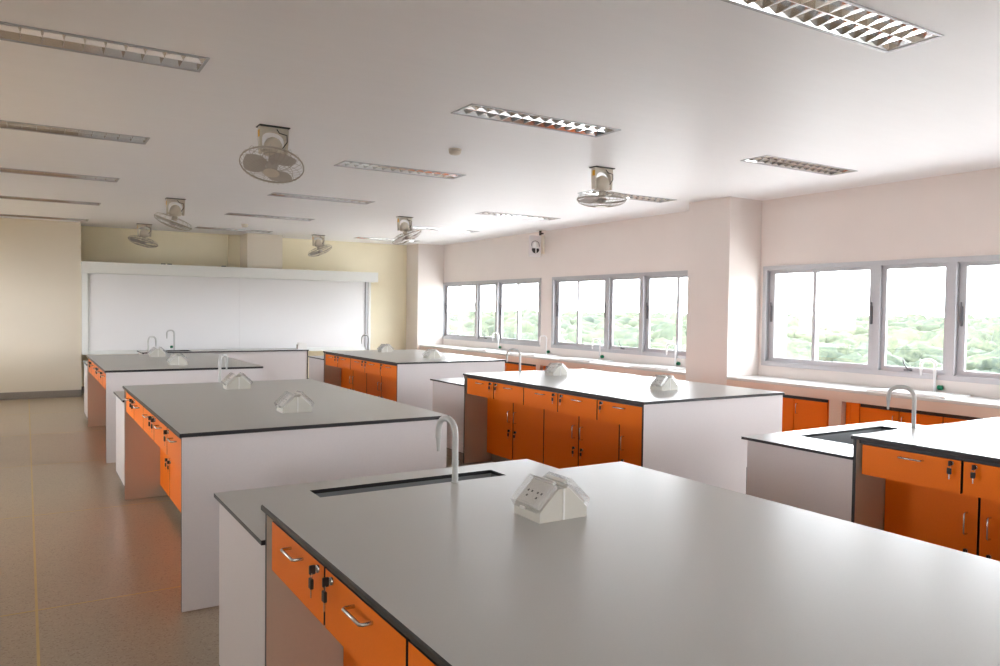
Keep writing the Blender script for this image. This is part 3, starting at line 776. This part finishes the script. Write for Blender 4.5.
for (x, y), ra, tb, lab in FANS:
    t = thing('ceiling_fan', (x, y, ZC), lab, 'ceiling fan', 'oscillating ceiling fans')
    put('gasket', GASK, t); b = put('bracket', BRACK, t); put('warning_sticker', STICK, b); put('motor_housing', MOTOR, t); put('cable', CABLE, t)
    tw = Vector((-x, -y, 0)).normalized()
    dn = (Vector((0, 0, -1))+RV*ra+tw*tb).normalized()      # where the fan blows
    q = Vector((0, 0, -1)).rotation_difference(dn)
    piv = Vector((0, 0, -.215))
    def head(nm, me, off=0.0, spin=0.0):
        o = put(nm, me, t, piv+dn*.03)
        e = (q.to_matrix() @ Matrix.Rotation(spin, 3, 'Z')).to_euler(); o.rotation_euler = e
        return o
    head('neck', NECK); head('wire_guard', GUARD); head('hub', HUB); head('badge', BADGE)
    for k in range(3): head('blade', BLADE, spin=R(50+120*k))

# ---------------------------------------------------------------- smaller things on ceiling and wall
for (x, y), lab in (((3.09, 5.77), 'small round smoke detector on the ceiling between the ceiling lights'), ((3.07, 13.0), 'tiny round smoke detector on the ceiling near the middle pillar')):
    t = thing('smoke_detector', (x, y, ZC), lab, 'smoke detector', 'smoke detectors')
    build('base', MB().lathe([(.052, -.014), (.055, -.01), (.055, 0)], 20), M['fan'], t)
    build('groove', MB().lathe([(.046, -.018), (.046, -.014)], 20), M['gasket'], t)
    build('cap', MB().lathe([(.025, -.048), (.042, -.042), (.052, -.03), (.053, -.018)], 20), M['fan'], t)

t = thing('hanging_bracket', (7.30, 10.7, ZC), 'white plate with a black rounded opening hanging high on the window wall', 'bracket')
build('ceiling_plate', MB().cbox(.02, .16, -.05, .05, -.012, 0, .002), M['white'], t)
build('arm', MB().box(.06, .085, -.02, .02, -.09, -.012).box(.085, .13, -.015, .015, -.07, -.045), M['keyblack'], t)
build('front_plate', MB().cbox(-.16, .085, -.012, .0, -.455, -.10, .003), M['panel'], t)
build('side_plate', MB().cbox(.10, .135, -.05, .05, -.40, -.09, .003), M['pillar'], t)
m = MB(); pts = [(-.115, -.016, -.28)]+[(-.035-.075*math.cos(R(a)), -.016, -.245+.055*math.sin(R(a))) for a in range(0, 181, 20)]+[(.045, -.016, -.28)]
m.tube(pts, .004, 6); build('arch_rod', m, M['keyblack'], t)
m = MB(); prof = [(-.10, -.315), (.03, -.315), (.035, -.35), (.005, -.385), (-.035, -.40), (-.075, -.385), (-.105, -.35)]
m.prism(prof, 'y', -.03, -.012); build('basket', m, M['keyblack'], t)
build('inner_body', MB().lathe([(.05, -.315), (.055, -.28), (.04, -.235), (.015, -.21)], 14, c=(-.035, -.015, 0)), M['white'], t)
build('basket_rib', MB().box(-.042, -.026, -.036, -.03, -.395, -.315), M['white'], t)

# ---------------------------------------------------------------- view outside: tree-covered plain far below the windows
rng = np.random.default_rng(3)
GZ = -10.0
m = MB(); m.add([(8.6, -400, GZ), (2500, -1500, GZ-4), (2500, 2500, GZ-4), (8.6, 900, GZ)], [(0, 1, 2, 3)])
struct('ground', m, M['soil'])
m = MB(); m.box(XW+.3, 58, -90, 130, GZ-.3, GZ+.12); struct('ground', m, M['bounce_ground'])  # unseen pale ground, added to bounce daylight up onto the ceiling
import bmesh
def ico(sub):
    b = bmesh.new(); bmesh.ops.create_icosphere(b, subdivisions=sub, radius=1); v = np.array([x.co[:] for x in b.verts]); f = np.array([[q.index for q in x.verts] for x in b.faces]); b.free(); return v, f
I3, I2 = ico(3), ico(2)
V = []; F = []; off = 0
def crown(x, y, z, rad, hi):
    global off
    v, f = I3 if hi else I2
    ph = rng.uniform(0, 6.28, 9); fr = rng.uniform(1.5, 4.5, 9)
    d = 1+.13*np.sin(v[:, 0]*fr[0]+ph[0])*np.sin(v[:, 1]*fr[1]+ph[1])+.12*np.sin(v[:, 2]*fr[2]*1.6+ph[2]+v[:, 0]*fr[3])+.09*np.sin(v[:, 0]*fr[4]*2.6+ph[4])*np.sin(v[:, 1]*fr[5]*2.4+ph[5])+rng.normal(0, .09, len(v))
    q = v*d[:, None]*np.array([rad, rad, rad*rng.uniform(.65, 1.0)])+np.array([x, y, z])
    V.append(q); F.append(f+off); off += len(v)
cnt = 0
while cnt < 3400:
    u = rng.uniform(); r = 60*(1500/60)**(u**.85)
    az = R(rng.uniform(8, 100)); x, y = r*math.sin(az), r*math.cos(az)
    if x < 64: continue
    rad = rng.uniform(1.6, 3.6)*(1+r/420)
    top = GZ+min(rng.uniform(3.0, 7.0)+r*.0035, 9.0)
    crown(x, y, top-rad*.8, rad, r < 230); cnt += 1
V = np.concatenate(V); F = np.concatenate(F)
me = bpy.data.meshes.new('forest'); me.vertices.add(len(V)); me.vertices.foreach_set('co', V.ravel().astype(np.float32))
me.loops.add(F.size); me.loops.foreach_set('vertex_index', F.ravel().astype(np.int32))
me.polygons.add(len(F)); me.polygons.foreach_set('loop_start', np.arange(0, F.size, 3, dtype=np.int32)); me.polygons.foreach_set('loop_total', np.full(len(F), 3, dtype=np.int32))
me.polygons.foreach_set('use_smooth', np.ones(len(F), dtype=bool)); me.materials.append(M['leaves']); me.update(calc_edges=True); me.validate()
tag(put('forest', me), 'pale green treetops spreading to the horizon outside the windows', 'trees', kind='stuff')
